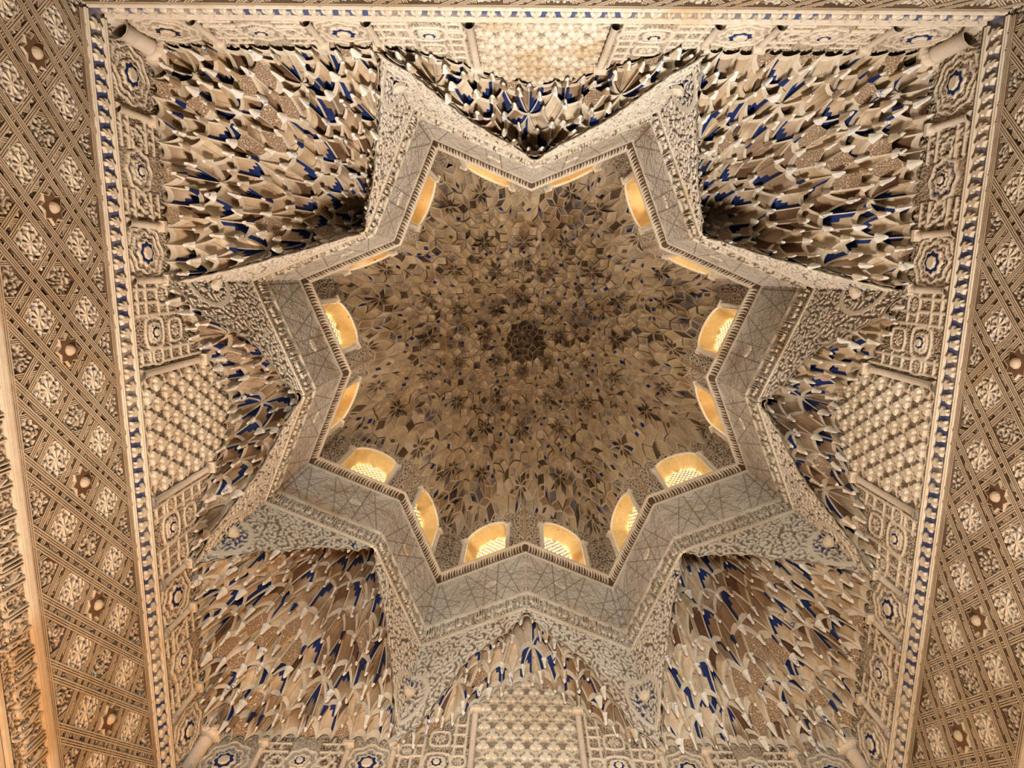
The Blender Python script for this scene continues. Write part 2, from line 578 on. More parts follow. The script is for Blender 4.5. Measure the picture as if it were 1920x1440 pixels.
def sebka_fn(U, Z):
    a, bz = U / 0.168, (Z - 4.80) / 0.26
    w = 0.16 * np.sin(2 * PI * bz * 2)
    d1 = np.abs(((a + bz * 2 + w) % 1) - 0.5)
    d2 = np.abs(((a - bz * 2 - w) % 1) - 0.5)
    lat = np.maximum(sstep(0.5 - d1, 0.14, 0.08), sstep(0.5 - d2, 0.14, 0.08))
    h = np.maximum(0.8 * lat, 0.35 * arabesque(U, Z, 0.06, 31))
    return h, pigment_shade(h, 0.75)


def kufic_fn(U, Z):
    u, v = np.abs(U) - 0.56, Z - ZB
    h = 0.55 * arabesque(U, Z, 0.065, 41)
    w = 0.017
    lines = np.full(U.shape, 9.0)
    for x in (0.03, 0.13, 0.42, 0.52, 0.62):
        lines = np.minimum(lines, np.maximum(np.abs(u - x), -v + 0.0))
    for z in (0.06, 0.17, 0.34, 0.47, 0.62, 0.75):
        k = np.abs(v - z)
        lines = np.minimum(lines, np.where((u > 0.02) & (u < 0.16) | (u > 0.40), k, 9))
    for cx, cz, r in ((0.275, 0.255, 0.13), (0.275, 0.255, 0.075), (0.275, 0.56, 0.10), (0.57, 0.4, 0.08), (0.08, 0.28, 0.07)):
        q = np.maximum(np.abs(u - cx), np.abs(v - cz)) * 0.55 + np.hypot(u - cx, v - cz) * 0.5
        lines = np.where(np.hypot(u - cx, v - cz) < r * 0.9, 9.0, lines)
        lines = np.minimum(lines, np.abs(q - r))
        h = np.maximum(h, (np.hypot(u - cx, v - cz) < r * 0.55) * (0.5 + 0.5 * np.cos(8 * np.arctan2(v - cz, u - cx))))
    st = sstep(lines, w, w * 0.6)
    h = np.maximum(h, st)
    blue = ((np.hypot(u - 0.275, v - 0.255) < 0.13)) * 1.0
    return h, pigment_shade(h, 0.92, blue)


def rose_fn(xc):
    def fn(U, Z):
        u, v = np.abs(U) - xc, Z - 4.975
        h = 0.8 * arabesque(U, Z, 0.075, 51)
        r = np.hypot(u, v * 0.9)
        for ring in (0.15, 0.205):
            h = np.maximum(h, sstep(np.abs(r - ring - 0.012 * np.cos(8 * np.arctan2(v, u))), 0.014, 0.008))
        blue = (r < 0.15) * 1.0
        return h, pigment_shade(h, 0.6, blue)
    return fn


def knot_fn(U, Z):
    u, v = np.abs(U) - 2.085, Z - ZB
    h = 0.5 * arabesque(U, Z, 0.06, 61)
    lines = np.full(U.shape, 9.0)
    for x in (-0.36, -0.27, 0.27, 0.36):
        lines = np.minimum(lines, np.abs(u - x - 0.03 * np.sign(np.sin(v * 40))))
    for z in (0.05, 0.14, 0.36, 0.46):
        lines = np.minimum(lines, np.where(np.abs(u) > 0.14, np.abs(v - z), 9))
    for cx, r in ((0, 0.15), (0, 0.08), (-0.22, 0.06), (0.22, 0.06)):
        rr = np.hypot(u - cx, v - 0.24)
        lines = np.where(rr < r * 0.85, 9, lines)
        lines = np.minimum(lines, np.abs(rr - r - 0.01 * np.cos(8 * np.arctan2(v - 0.24, u - cx))))
    h = np.maximum(h, sstep(lines, 0.018, 0.011))
    blue = (np.hypot(u, v - 0.24) < 0.15) * 1.0
    return h, pigment_shade(h, np.where(np.abs(u) > 0.13, 1.0, 0.5), blue)


W_['sebka'] = wall_panel('flower_lattice_panel', -0.49, 0.49, 0.0085, sebka_fn)
W_['kufic_r'] = wall_panel('kufic_panel', 0.555, 1.225, 0.0085, kufic_fn)
W_['kufic_l'] = wall_panel('kufic_panel', -1.225, -0.555, 0.0085, kufic_fn)
for sgn, nm in ((1, 'r'), (-1, 'l')):
    for key, (xa, xb), fn in (('rose1', (1.275, 1.655), rose_fn(1.465)), ('knot', (1.705, 2.465), knot_fn), ('rose2', (2.515, 3.05), rose_fn(2.775))):
        lo, hi = (xa, xb) if sgn > 0 else (-xb, -xa)
        W_[key + nm] = wall_panel({'r': 'rose_panel', 'k': 'knot_panel'}[key[0]], lo, hi, 0.0095, fn)

flower = [(0, -0.055), (0.014, -0.03), (0.036, -0.036), (0.052, -0.016), (0.046, 0.008), (0.030, 0.004), (0.018, -0.006), (0.026, 0.026), (0.016, 0.046), (0, 0.066),
          (-0.016, 0.046), (-0.026, 0.026), (-0.018, -0.006), (-0.030, 0.004), (-0.046, 0.008), (-0.052, -0.016), (-0.036, -0.036), (-0.014, -0.03)]
b = MB(); b.plate([(x * 1.2, z * 1.15) for x, z in flower], -0.004, -0.042, 0, 0.78)
W_['palmette'] = b.mesh('palmette', 'rib')


def ring_rosette(name, r):
    """lobed blue ring with a smooth white centre"""
    b = MB()
    lob = [(r * (1 + 0.10 * math.cos(8 * a)) * math.cos(a), r * (1 + 0.10 * math.cos(8 * a)) * math.sin(a)) for a in np.linspace(0, 2 * PI, 49)[:-1]]
    b.plate([(x * 1.25, z * 1.25) for x, z in lob], 0, -0.024, 0, 0.96)
    b.plate([(x * 1.0, z * 1.0) for x, z in lob], -0.024, -0.0245, 1, 0.98)
    b.plate([(0.62 * r * math.cos(a) * (1 + .05 * math.cos(8 * a)), 0.62 * r * math.sin(a) * (1 + .05 * math.cos(8 * a))) for a in np.linspace(0, 2 * PI, 33)[:-1]], -0.0245, -0.040, 0, 0.8)
    return b.mesh(name, ['cream', 'blue'])


W_['ring_big'] = ring_rosette('ring_rosette', 0.082)
W_['ring_small'] = ring_rosette('ring_rosette', 0.048)


def column_meshes(h, r):
    b = MB(); b.lathe([(r * 1.5, 0), (r * 1.5, 0.02), (r * 1.1, 0.035), (r, 0.05), (r, h - 0.11), (r * 1.25, h - 0.10), (r, h - 0.09), (r, h - 0.08)], 12)
    s = b.mesh('colonnette', 'marble', True)
    b = MB(); b.lathe([(r, 0), (r * 1.05, 0.01), (r * 1.15, 0.03), (r * 1.5, 0.055)], 12)
    w = r * 1.75
    b.box(-w, w, -w, w, 0.05, 0.085); b.box(-w * 0.8, w * 0.8, -w * 0.8, w * 0.8, 0.085, 0.10)
    return s, b.mesh('capital', 'cream')


COLS = {'tall': (column_meshes(0.97, 0.030), 0.97), 'short': (column_meshes(0.46, 0.026), 0.46), 'corner': (column_meshes(0.50, 0.062), 0.50)}

# ------------------------------------------------------------------ the four walls
wall_spec = [('wall_front', 0, 1, 'carved stucco wall along the top edge of the picture, palest of the four'),
             ('wall_left', -PI / 2, -1, 'carved stucco wall on the left with a tall interlaced strapwork field'),
             ('wall_back', PI, 1, 'carved stucco wall at the bottom edge with the central lattice of flowers'),
             ('wall_right', PI / 2, 1, 'carved stucco wall on the right with dark kufic panels above the frieze')]
strap_cache = {}
wall_mesh = MB(); wall_mesh.box(-3.6, 3.6, 0.012, 0.45, 0, 8.14 - FLOOR)
wall_me = wall_mesh.mesh('wall', 'wall')
DZ = -FLOOR
trim_n = 0
for wi, (nm, rz, sg, lab) in enumerate(wall_spec):
    R = Matrix.Rotation(rz, 4, 'Z')
    w = put(nm, wall_me, mat=R @ Matrix.Translation((0, A, FLOOR)), kind='structure', label=lab)
    Lz = Matrix.Translation((0, 0, DZ))
    off = X0 * sg
    detail = nm != 'wall_back'
    put('strap_ground', W_['strap_ground'], w, Lz)
    put('inscription_ground', W_['inscription_ground'], w, Lz)
    put('moulding', W_['band_mould_upper'], w, Lz)
    put('moulding', W_['band_mould_lower'], w, Lz)
    if detail:
        if sg not in strap_cache:
            L = []
            for nn in range(-10, 12):
                for aa in (-0.382, 0.382):
                    for di, dj in ((1, 1), (1, -1)):
                        p = clip_line(nn + aa, 0, di, dj, off)
                        if p is not None:
                            L.append(strap_mesh('strap', p, 0.044, 0.014, 0.030 if dj > 0 else 0.025))
            for ii in range(-8, 9):
                for aa in (-0.27, 0.27):
                    p = clip_line(ii + aa, 0, 0, 1, off)
                    if p is not None:
                        L.append(strap_mesh('strap', p, 0.036, 0.012, 0.021))
            for zz in (ZS0 + 0.02, ZS1 - 0.03):
                L.append(strap_mesh('strap', ((-XE, zz), (XE, zz)), 0.045, 0.014, 0.032))
            strap_cache[sg] = L
        for me in strap_cache[sg]:
            put('strap', me, w, Lz)
        hs = strap_cache.setdefault('h', strap_mesh('short_strap', ((-0.135, 0), (0.135, 0)), 0.036, 0.010, 0.019))
        for ii in range(-8, 9):
            x = off + ii * PX
            if abs(x) > 2.98:
                continue
            for jj, z in enumerate(ZR):
                if abs(x) < 2.96:
                    put('rosette', W_['ros_blue'] if (ii // 2 + wi) % 2 == 0 else W_['ros_plain'], w, T(x, 0, z + DZ))
                for s2 in (-1, 1):
                    put('strap', hs, w, T(x, 0, z + s2 * 0.27 * PZ + DZ))
        for kk in range(-4, 5):
            x = sg * (-0.09 + 0.9 * kk)
            if abs(x) < 2.95:
                put('star_boss', W_['star_boss'], w, T(x, 0, 4.0 + DZ))
        for kk in range(-5, 6):
            x = kk * 0.585
            if abs(x) < 2.8:
                put('lettering', W_['motto'], w, T(x, -0.006, 3.195 + DZ))
    # frieze
    trim_n += 1
    tr = put('trim_%d' % trim_n, W_['frieze_ground'], mat=R @ Matrix.Translation((0, A, 0)), kind='structure',
             label='narrow frieze of white leaves on blue ground along the %s wall' % nm.split('_')[1])
    put('moulding', W_['moulding_lower'], tr)
    put('moulding', W_['moulding_upper'], tr)
    nl = 60
    for i in range(nl):
        x = -XE + (i + 0.5) * 2 * XE / nl
        put('frieze_leaf', W_['frieze_leaf'], tr, T(x, 0, FZ0 + 0.004) if i % 2 == 0 else T(x, 0, FZ1 - 0.004, sz=-1))
    # panels above the frieze
    for key in ('sebka', 'kufic_r', 'kufic_l', 'rose1r', 'rose1l', 'knotr', 'knotl', 'rose2r', 'rose2l'):
        put(W_[key].name.split('.')[0], W_[key], w, Lz)
    for s2 in (-1, 1):
        for x, z, k in ((1.465, 4.975, 'ring_big'), (2.775, 4.975, 'ring_big'), (2.085, 4.99, 'ring_small'), (0.835, 5.005, 'ring_small')):
            put('ring_rosette', W_[k], w, T(s2 * x, -0.004, z + DZ))
    for row in range(11):
        for c in range(-3, 4):
            x = c * 0.168 + (0.084 if row % 2 else 0)
            z = 4.83 + row * 0.13
            if abs(x) < 0.45 and z < wall_top(np.array(x)) - 0.02:
                put('palmette', W_['palmette'], w, T(x, 0, z + DZ))
    for x, k in ((0.522, 'tall'), (1.25, 'short'), (1.68, 'short'), (2.49, 'short')):
        for s2 in (-1, 1):
            (sm, cm), hgt = COLS[k]
            s = put('colonnette', sm, w, T(s2 * x, -0.025, 4.745 + DZ))
            put('capital', cm, s, T(0, 0, hgt - 0.085))
    (sm, cm), hgt = COLS['corner']
    s = put('corner_colonnette', sm, w, T(3.035, -0.065, 4.745 + DZ))
    put('capital', cm, s, T(0, 0, hgt - 0.085))

# ------------------------------------------------------------------ muqarnas vaults in the corners and over the wall centres
FL = RI * 0 + float(np.hypot(RS * cosd(67.5), RS * sind(67.5) - RI))
SIDE_Z = [5.05, 5.21, 5.46, 5.78, 6.05, 6.19, 6.31, 6.56]
SIDE_S = [FL, 1.10, 0.97, 0.80, 0.64, 0.36, 0.14, 0.0]
CORN_Z = [5.08, 5.40, 5.70, 5.85, 6.07, 6.25, 6.40, 6.66]
CORN_S = [FL, 1.14, 0.95, 0.74, 0.60, 0.35, 0.12, 0.0]
SIDE_T = np.linspace(5.08, 6.56, 11)
CORN_T = np.linspace(5.08, 6.66, 13)


def zc(d):
    return np.sqrt(np.clip(1 - (1 - d) ** 2, 0, 1))


M['lozenge'] = None
k = NT('carved_lozenge')
tc = k.n('ShaderNodeNewGeometry').outputs['Position']
vor = k.n('ShaderNodeTexVoronoi', Scale=48.0, feature='DISTANCE_TO_EDGE')
k.l(tc, vor.inputs['Vector'])
e_ = k.ramp(vor.outputs['Distance'], 0.03, 0.10)
k.base(k.mix(e_, (0.60, 0.50, 0.38), (0.20, 0.12, 0.065)))
k.bump(k.math('SUBTRACT', 1.0, e_), 0.8, 0.012)
M['lozenge'] = k.m


# ---- plan tiling of squares and 45-degree rhombi, eight-fold about the axis of the hall
def ammann_beenker(radius, edge):
    """eight-fold tiling as the dual of four sets of parallel lines, symmetric about the centre"""
    nmax = int(radius / edge * 0.55) + 4
    dirs = [np.array([math.cos(PI * k / 4), math.sin(PI * k / 4)]) for k in range(4)]
    eps = [1e-4, 2.3e-4, -1.7e-4, 3.1e-4]
    tiles = []
    ms = np.arange(-nmax, nmax + 1)
    for a in range(4):
        for b_ in range(a + 1, 4):
            det = dirs[a][0] * dirs[b_][1] - dirs[a][1] * dirs[b_][0]
            for m in ms:
                for n_ in ms:
                    ra, rb = m - 0.5 + eps[a], n_ - 0.5 + eps[b_]
                    px = (ra * dirs[b_][1] - rb * dirs[a][1]) / det
                    py = (rb * dirs[a][0] - ra * dirs[b_][0]) / det
                    if px * px + py * py > nmax * nmax:
                        continue
                    idx = [math.ceil(px * d[0] + py * d[1] + 0.5 - e_) for d, e_ in zip(dirs, eps)]
                    idx[a], idx[b_] = int(m), int(n_)
                    q = []
                    for da, db in ((0, 0), (1, 0), (1, 1), (0, 1)):
                        kk = list(idx); kk[a] += da; kk[b_] += db
                        q.append(tuple(kk))
                    tiles.append((q, b_ - a == 2))
    pos = {}
    cen = sum(dirs) * 0.5
    for q, sq in tiles:
        for kk in q:
            if kk not in pos:
                pos[kk] = (sum(kk[c] * dirs[c] for c in range(4)) - cen) * edge
    return tiles, pos


def hubs_of(tiles, pos):
    deg = {}
    for q, sq in tiles:
        if not sq:
            P = [pos[kk] for kk in q]
            for i, kk in enumerate(q):
                if (P[(i + 1) % 4] - P[i]) @ (P[i - 1] - P[i]) > 0:
                    deg[kk] = deg.get(kk, 0) + 1
    return {kk for kk, n_ in deg.items() if n_ >= 7}


G6 = np.array([0, 0.055, 0.28, 0.488, 0.512, 0.72, 0.945, 1.0])
G5 = np.array([0, 0.09, 0.5, 0.91, 1.0])


def wbump0(a):
    return np.clip(1 - np.abs(2 * a - 1) ** 1.5, 0, 1) ** 0.62


def wdeep(a):
    return np.clip(1 - np.abs(2 * a - 1) ** 2.4, 0, 1) ** 0.55


def cell_surface(P3, G, bump, extra=0.0, flat=False, wb=None):
    """hollow cell over a four-sided tile: feet at the corners, arches along the edges, a vault in the middle"""
    wbump = wb or wbump0
    a, b_ = np.meshgrid(G, G, indexing='ij')
    w = [(1 - a) * (1 - b_), a * (1 - b_), a * b_, (1 - a) * b_]
    xyz = sum(w[i][..., None] * np.asarray(P3[i]) for i in range(4))
    if not flat:
        xyz[..., 2] += bump * (wbump(a) + wbump(b_)) + extra * np.minimum(wbump(a), wbump(b_))
    else:
        xyz[..., 2] += bump * np.maximum(wbump(a), wbump(b_)) * 0.8
    return xyz.reshape(-1, 3)


def vault_cells(pred, clampf, zfun, base, tiles, pos, hubs, tier, z00, bump, fold):
    """cells and pendants of one vault; fold: keep x >= 0 only (the other half is mirrored)"""
    vz, vp, fixed = {}, {}, set()
    cells = []
    for q, sq in tiles:
        ins = [pred(pos[kk]) for kk in q]
        if not any(ins):
            continue
        for kk, i_ in zip(q, ins):
            if kk in vp:
                continue
            p = pos[kk]
            if not i_:
                p = clampf(p)
                fixed.add(kk)
            vp[kk] = p
            z = zfun(p)
            z = z00 + tier * round((z - z00) / tier)
            if not i_:
                z = zfun(p) - 0.02
            elif kk in hubs:
                z += 0.17
            else:
                z += 0.03 if sum(kk) % 2 else -0.02
            vz[kk] = z
        P = np.array([vp[kk] for kk in q])
        m = P.mean(0)
        ar = 0.5 * abs((P[2] - P[0])[0] * (P[3] - P[1])[1] - (P[2] - P[0])[1] * (P[3] - P[1])[0])
        if ar < 0.0012:
            continue
        if fold and m[0] < -0.02:
            continue
        cells.append((q, P, sq, m))
    out = []
    for q, P, sq, m in cells:
        r = rng.random()
        kind = 'blue' if r < 0.36 else 'umber' if r < 0.45 else 'panel' if r < 0.60 and sq else 'plain'
        P3 = [(p[0] - base[0], p[1] - base[1], vz[kk] - base[2]) for p, kk in zip(P, q)]
        v = cell_surface(P3, G6, bump, 0.09 * rng.random(), kind == 'panel', wdeep)
        # edges must stay common to neighbours, so only the inner vault varies
        ve = cell_surface(P3, G6, bump, 0, False, wdeep)
        n6 = len(G6)
        for i in range(n6):
            for j in range(n6):
                if i in (0, n6 - 1) or j in (0, n6 - 1):
                    v[i * n6 + j] = ve[i * n6 + j]
        f, mi = [], []
        turn = rng.random() < 0.5
        hi = int(np.argmax([p3[2] for p3 in P3]))
        ca, cb2 = ((0, 0), (1, 0), (1, 1), (0, 1))[hi]
        corner = (0 if ca else 1) + (0 if cb2 else 2)
        for i in range(n6 - 1):
            for j in range(n6 - 1):
                f.append((i * n6 + j, (i + 1) * n6 + j, (i + 1) * n6 + j + 1, i * n6 + j + 1))
                a_, b2 = (G6[i] + G6[i + 1]) / 2, (G6[j] + G6[j + 1]) / 2
                if corner & 1:
                    a_ = 1 - a_
                if corner & 2:
                    b2 = 1 - b2
                k_ = 4 if i in (0, n6 - 2) or j in (0, n6 - 2) else 0
                if k_ == 4:
                    pass
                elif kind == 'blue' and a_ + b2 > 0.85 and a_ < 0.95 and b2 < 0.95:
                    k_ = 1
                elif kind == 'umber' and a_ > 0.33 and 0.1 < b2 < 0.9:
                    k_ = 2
                elif kind == 'plain' and (i == 3 if turn else j == 3):
                    k_ = 2
                elif kind == 'panel' and 0.1 < a_ < 0.9 and 0.1 < b2 < 0.9:
                    k_ = 3
                mi.append(k_)
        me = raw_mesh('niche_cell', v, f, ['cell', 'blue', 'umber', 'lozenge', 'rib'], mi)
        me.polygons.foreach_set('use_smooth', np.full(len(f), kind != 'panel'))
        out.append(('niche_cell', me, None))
    used = {kk for q, _, _, _ in cells for kk in q}
    for kk in used:
        if kk in fixed or kk in hubs:
            continue
        p = vp[kk]
        if fold and p[0] < 0.02:
            continue
        out.append(('pendant', PEND[int(rng.integers(0, len(PEND)))],
                    T(p[0] - base[0], p[1] - base[1], vz[kk] - base[2], rz=PI / 4 * int(rng.integers(0, 8)) + PI / 8)))
    return out


def pendant_mesh(mats_of_faces, s=1.0):
    """hanging foot: flared square head, waisted, cut off blunt at the tip"""
    b = MB()
    prof = [(0.042, 0.085), (0.032, 0.045), (0.026, 0.0), (0.019, -0.050), (0.013, -0.075), (0.006, -0.090)]
    n = 8
    vv = [(s * r * math.cos(2 * PI * i / n + PI / 8) * (1.25 if i % 4 in (0, 3) else 0.9), s * r * math.sin(2 * PI * i / n + PI / 8) * 0.8, s * z) for r, z in prof for i in range(n)]
    vv.append((0, 0, s * -0.091))
    b.v = vv
    for k in range(len(prof) - 1):
        for i in range(n):
            b.f.append([k * n + i, k * n + (i + 1) % n, (k + 1) * n + (i + 1) % n, (k + 1) * n + i])
            b.m.append(mats_of_faces[i] if k < 3 else 0)
    for i in range(n):
        b.f.append([(len(prof) - 1) * n + i, (len(prof) - 1) * n + (i + 1) % n, len(vv) - 1]); b.m.append(0)
    return b.mesh('pendant', ['tongue', 'cell', 'blue'])


PEND = [pendant_mesh([0, 0, 1, 1, 1, 0, 0, 1], 0.85), pendant_mesh([0, 1, 1, 1, 1, 0, 1, 1]), pendant_mesh([0, 1, 2, 2, 1, 0, 1, 0], 0.95), pendant_mesh([1, 1, 1, 1, 0, 1, 1, 1], 0.8), pendant_mesh([0] * 8, 0.9)]


def facet_dist(p, ci, si):
    """distance of p beyond a facet (positive outside the star) and position s along it, facet ci -> si degrees"""
    I = np.array([RI * cosd(ci), RI * sind(ci)]); Tp = np.array([RS * cosd(si), RS * sind(si)])
    t = (Tp - I) / FL
    n = np.array([-t[1], t[0]])
    if n @ I < 0:
        n = -n
    return float(n @ (p - I)), float(np.clip((p - I) @ t, 0, FL)), I, t, n


def corner_pred(p):
    return p[0] < 3.05 and p[1] < 3.05 and facet_dist(p, 45, 22.5)[0] > 0.005 and facet_dist(p, 45, 67.5)[0] > 0.005 and p[0] > 1.0 and p[1] > 1.0 and \
        p[0] + p[1] > 3.3


def corner_clamp(p):
    p = np.minimum(p, 3.06).astype(float)
    for si in (22.5, 67.5):
        d, s_, I, t, n = facet_dist(p, 45, si)
        if d < 0:
            p = p - n * (d - 0.004)
    d1, d2 = facet_dist(p, 45, 22.5)[0], facet_dist(p, 45, 67.5)[0]
    if min(d1, d2) < -0.02:
        p = np.array([RI * cosd(45), RI * sind(45)]) + 0.01
    return np.minimum(p, 3.06)


def corner_z(p):
    ws, zs_ = 0, 0
    for si in (22.5, 67.5):
        d, s_, *_ = facet_dist(p, 45, si)
        w = 1 / (max(d, 0) + 0.015) ** 1.3
        ws += w; zs_ += w * float(np.interp(-s_, -np.array(CORN_S), CORN_Z))
    for d in (3.08 - p[0], 3.08 - p[1]):
        w = 1.0 / (max(d, 0) + 0.015) ** 1.3
        ws += w; zs_ += w * 5.16
    g = np.hypot(p[0] - 2.08, p[1] - 2.08)
    dm = max(0.0, min(facet_dist(p, 45, 22.5)[0], facet_dist(p, 45, 67.5)[0]))
    return zs_ / ws + 1.30 * math.exp(-(g / 0.50) ** 2) * (1 - math.exp(-dm / 0.07))


def side_pred(p):
    return p[1] < 3.06 and abs(p[0]) < 1.2 and facet_dist(p, 90, 67.5)[0] > 0.004 and facet_dist(p, 90, 112.5)[0] > 0.004


def side_clamp(p):
    p = np.array([np.clip(p[0], -1.22, 1.22), min(p[1], 3.075)])
    for si in (67.5, 112.5):
        d, s_, I, t, n = facet_dist(p, 90, si)
        if d < 0 and (p[0] > 0) == (si < 90):
            p = p - n * (d - 0.003)
    return np.array([p[0], min(p[1], 3.075)])


def side_z(p):
    d, s_, *_ = facet_dist(p, 90, 67.5 if p[0] >= 0 else 112.5)
    w1 = 1 / (max(d, 0) + 0.015) ** 1.2
    w2 = 1 / (max(3.08 - p[1], 0) + 0.015) ** 1.2
    za = float(np.interp(-s_, -np.array(SIDE_S), SIDE_Z))
    zw = float(wall_top(np.array(p[0]))) - 0.05
    z = (w1 * za + w2 * zw) / (w1 + w2)
    g = np.hypot(p[0], (p[1] - 2.72) * 1.4)
    return z + 0.85 * math.exp(-(g / 0.25) ** 2) * (1 - math.exp(-max(d, 0) / 0.06))


cb = (2.35, 2.35, 5.08)
sb = (0.0, 2.95, 5.08)
v_tiles, v_pos = ammann_beenker(4.5, 0.138)
v_hubs = hubs_of(v_tiles, v_pos)
near_c = [(q, sq) for q, sq in v_tiles if all(v_pos[kk][0] > 0.9 and v_pos[kk][1] > 0.9 for kk in q)]
near_s = [(q, sq) for q, sq in v_tiles if all(abs(v_pos[kk][0]) < 1.6 and v_pos[kk][1] > 2.2 for kk in q)]
corner_parts = vault_cells(corner_pred, corner_clamp, corner_z, cb, near_c, v_pos, v_hubs, 0.115, 5.08, 0.105, False)
side_parts = vault_cells(side_pred, side_clamp, side_z, sb, near_s, v_pos, v_hubs, 0.115, 5.08, 0.105, False)
corner_lab = ['muqarnas squinch filling the lower-left corner, golden stucco stalactites with brown hollows',
              'muqarnas squinch filling the lower-right corner, darkest hollows with white brackets',
              'muqarnas squinch filling the upper-right corner, pale brackets with bright blue backs',
              'muqarnas squinch filling the upper-left corner, pale brackets and blue-painted niches']
# canonical corner (+x,+y) is the upper left of the picture
for rz, lab in ((0, corner_lab[3]), (PI / 2, corner_lab[2]), (PI, corner_lab[1]), (-PI / 2, corner_lab[0])):
    R = Matrix.Rotation(rz, 4, 'Z')
    p = R @ Vector(cb)
    e = empty('muqarnas_squinch', p, rz, lab, 'vault', group='corner muqarnas squinches')
    for n_, me, mt in corner_parts:
        put(n_, me, e, mt)
side_lab = {0: 'muqarnas niche over the wall at the top edge, whitest of the four small ones',
            PI / 2: 'small muqarnas niche over the middle of the right wall with blue backs',
            PI: 'small muqarnas niche over the flower lattice of the bottom wall',
            -PI / 2: 'small muqarnas niche over the middle of the left wall, amber stucco'}
for rz, lab in side_lab.items():
    R = Matrix.Rotation(rz, 4, 'Z')
    e = empty('muqarnas_niche', R @ Vector(sb), rz, lab, 'vault', group='muqarnas niches over the wall centres')
    for n_, me, mt in side_parts:
        put(n_, me, e, mt)

# ------------------------------------------------------------------ star-shaped drum
ZBL, ZBU, ZCO, ZSILL, ZTOP = 6.65, 7.02, 8.10, 8.34, 9.80
drum = empty('wall_drum', (0, 0, ZBL), 0, 'eight-pointed star drum of pale carved stucco below the windows', kind='structure')
tx, ty = (RS * cosd(67.5)) / FL, (RS * sind(67.5) - RI) / FL
FRAME = Matrix(((tx, -ty, 0, 0), (ty, tx, 0, RI), (0, 0, 1, 0), (0, 0, 0, 1)))
INV = Matrix.Translation((0, 0, -ZBL))


def facet_matrices():
    out = []
    for k in range(8):
        R = Matrix.Rotation(k * PI / 4, 4, 'Z')
        out.append((k, False, R @ FRAME))
        out.append((k, True, R @ Matrix.Diagonal((-1, 1, 1, 1)) @ FRAME))
    return out


FACETS = facet_matrices()


def arch_low(s, zs, Z_, S_):
    """cusped lower edge of a spandrel: one lobe per tier of the vault beside it"""
    sk = np.interp(zs, Z_, S_)
    out = np.full(s.shape, zs[-1])
    for k in range(len(zs) - 1):
        a, b_ = sk[k], sk[k + 1]
        m = (s <= a + 1e-9) & (s >= b_)
        d = np.clip((a - s) / max(a - b_, 1e-6), 0, 1)
        out = np.where(m, zs[k] + (zs[k + 1] - zs[k]) * zc(d), out)
    return np.where(s > sk[0], zs[0], out)


def spandrel_mesh(name, zs, Z_, S_, seed):
    nu, nv = 190, 190
    s = np.linspace(0, FL, nu)
    lo = arch_low(s, zs, Z_, S_)
    V = np.linspace(0, 1, nv)[:, None]
    U = np.repeat(s[None, :], nv, 0)
    Z = lo[None, :] + (ZBL - lo[None, :]) * V
    h = arabesque(U, Z, 0.19, seed)
    edge = (Z - lo[None, :])
    h = np.where(edge < 0.035, np.where(edge < 0.022, 0.95, 0.35), h)
    sh = np.hypot((U - FL) / 0.24, (Z - 5.72) / 0.34)
    h = np.where(np.abs(sh - 1) < 0.10, 1.0, h)
    h = h * sstep(U, 0.0, 0.02) + 0.3 * (1 - sstep(U, 0, 0.02))
    blue = (sh < 0.92) * 1.0
    return relief(name, U, Z, h, 0.022, pigment_shade(h, 0.72, blue), 'drum')


SP = {'side': spandrel_mesh('side_spandrel', SIDE_T, SIDE_Z, SIDE_S, 71), 'corner': spandrel_mesh('corner_spandrel', CORN_T, CORN_Z, CORN_S, 81)}

U, Z = mgrid(0, FL, ZBL, ZBU, 0.0072)
h = 0.6 * arabesque(U, Z, 0.11, 91)
vz = (Z - ZBL) / (ZBU - ZBL)
h = np.where((vz < 0.10) | (vz > 0.90), 0.4 + 0.6 * ((np.abs(vz - 0.05) < 0.03) | (np.abs(vz - 0.95) < 0.03)), h)
band_me = relief('inscription_band', U, Z, h, 0.02, pigment_shade(h, 0.8), 'drum')
letter_me = text_mesh('band_lettering', MOTTO, 0.60, 0.27, 0.022, 'bandletter') if False else None
M['bandletter'] = M['cream']
letter_me = text_mesh('band_lettering', MOTTO, 0.62, 0.27, 0.03, 'rib')
b = MB()
for z_ in (ZBL, ZBU):
    b.box(0.0, FL, -0.03, 0.0, z_ - 0.018, z_ + 0.018)
bandmould_me = b.mesh('moulding', 'rib')

# star panel: straps radiating from twelve-pointed stars
U, Z = mgrid(0, FL, ZBU, ZCO, 0.0075)
STARS = [(0.48, 7.54), (FL + 0.02, 7.44), (-0.38, 7.54)]
ln = np.full(U.shape, 9.0)
near = np.full(U.shape, 9.0)
for cx, cz in STARS:
    near = np.minimum(near, np.hypot(U - cx, Z - cz))
for cx, cz in STARS:
    mine = np.hypot(U - cx, Z - cz) <= near + 1e-9
    r = np.hypot(U - cx, Z - cz); th = np.arctan2(Z - cz, U - cx)
    loc = np.full(U.shape, 9.0)
    for off in (0.085, 0.27):
        for k12 in range(12):
            a = k12 * PI / 6 + (PI / 12 if off == 0.27 else 0)
            loc = np.minimum(loc, np.abs((U - cx) * math.cos(a) + (Z - cz) * math.sin(a) - off))
    ln = np.where(mine, loc, ln)
line = sstep(ln, 0.016, 0.011)
groove = sstep(ln, 0.008, 0.004)
fill = arabesque(U, Z, 0.085, 101)
h = np.clip(np.maximum(0.34 + 0.5 * fill, line * (1 - 0.5 * groove)), 0, 1)
h = np.where((ln > 0.015) & (ln < 0.021), 0.0, h)
fr = (Z - ZBU < 0.03) | (ZCO - Z < 0.03)
h = np.where(fr, 0.9, h)
pg = pigment_shade(h, 0.55)
pg[..., 1] = np.maximum(pg[..., 1], 0.75 * groove * ~fr)
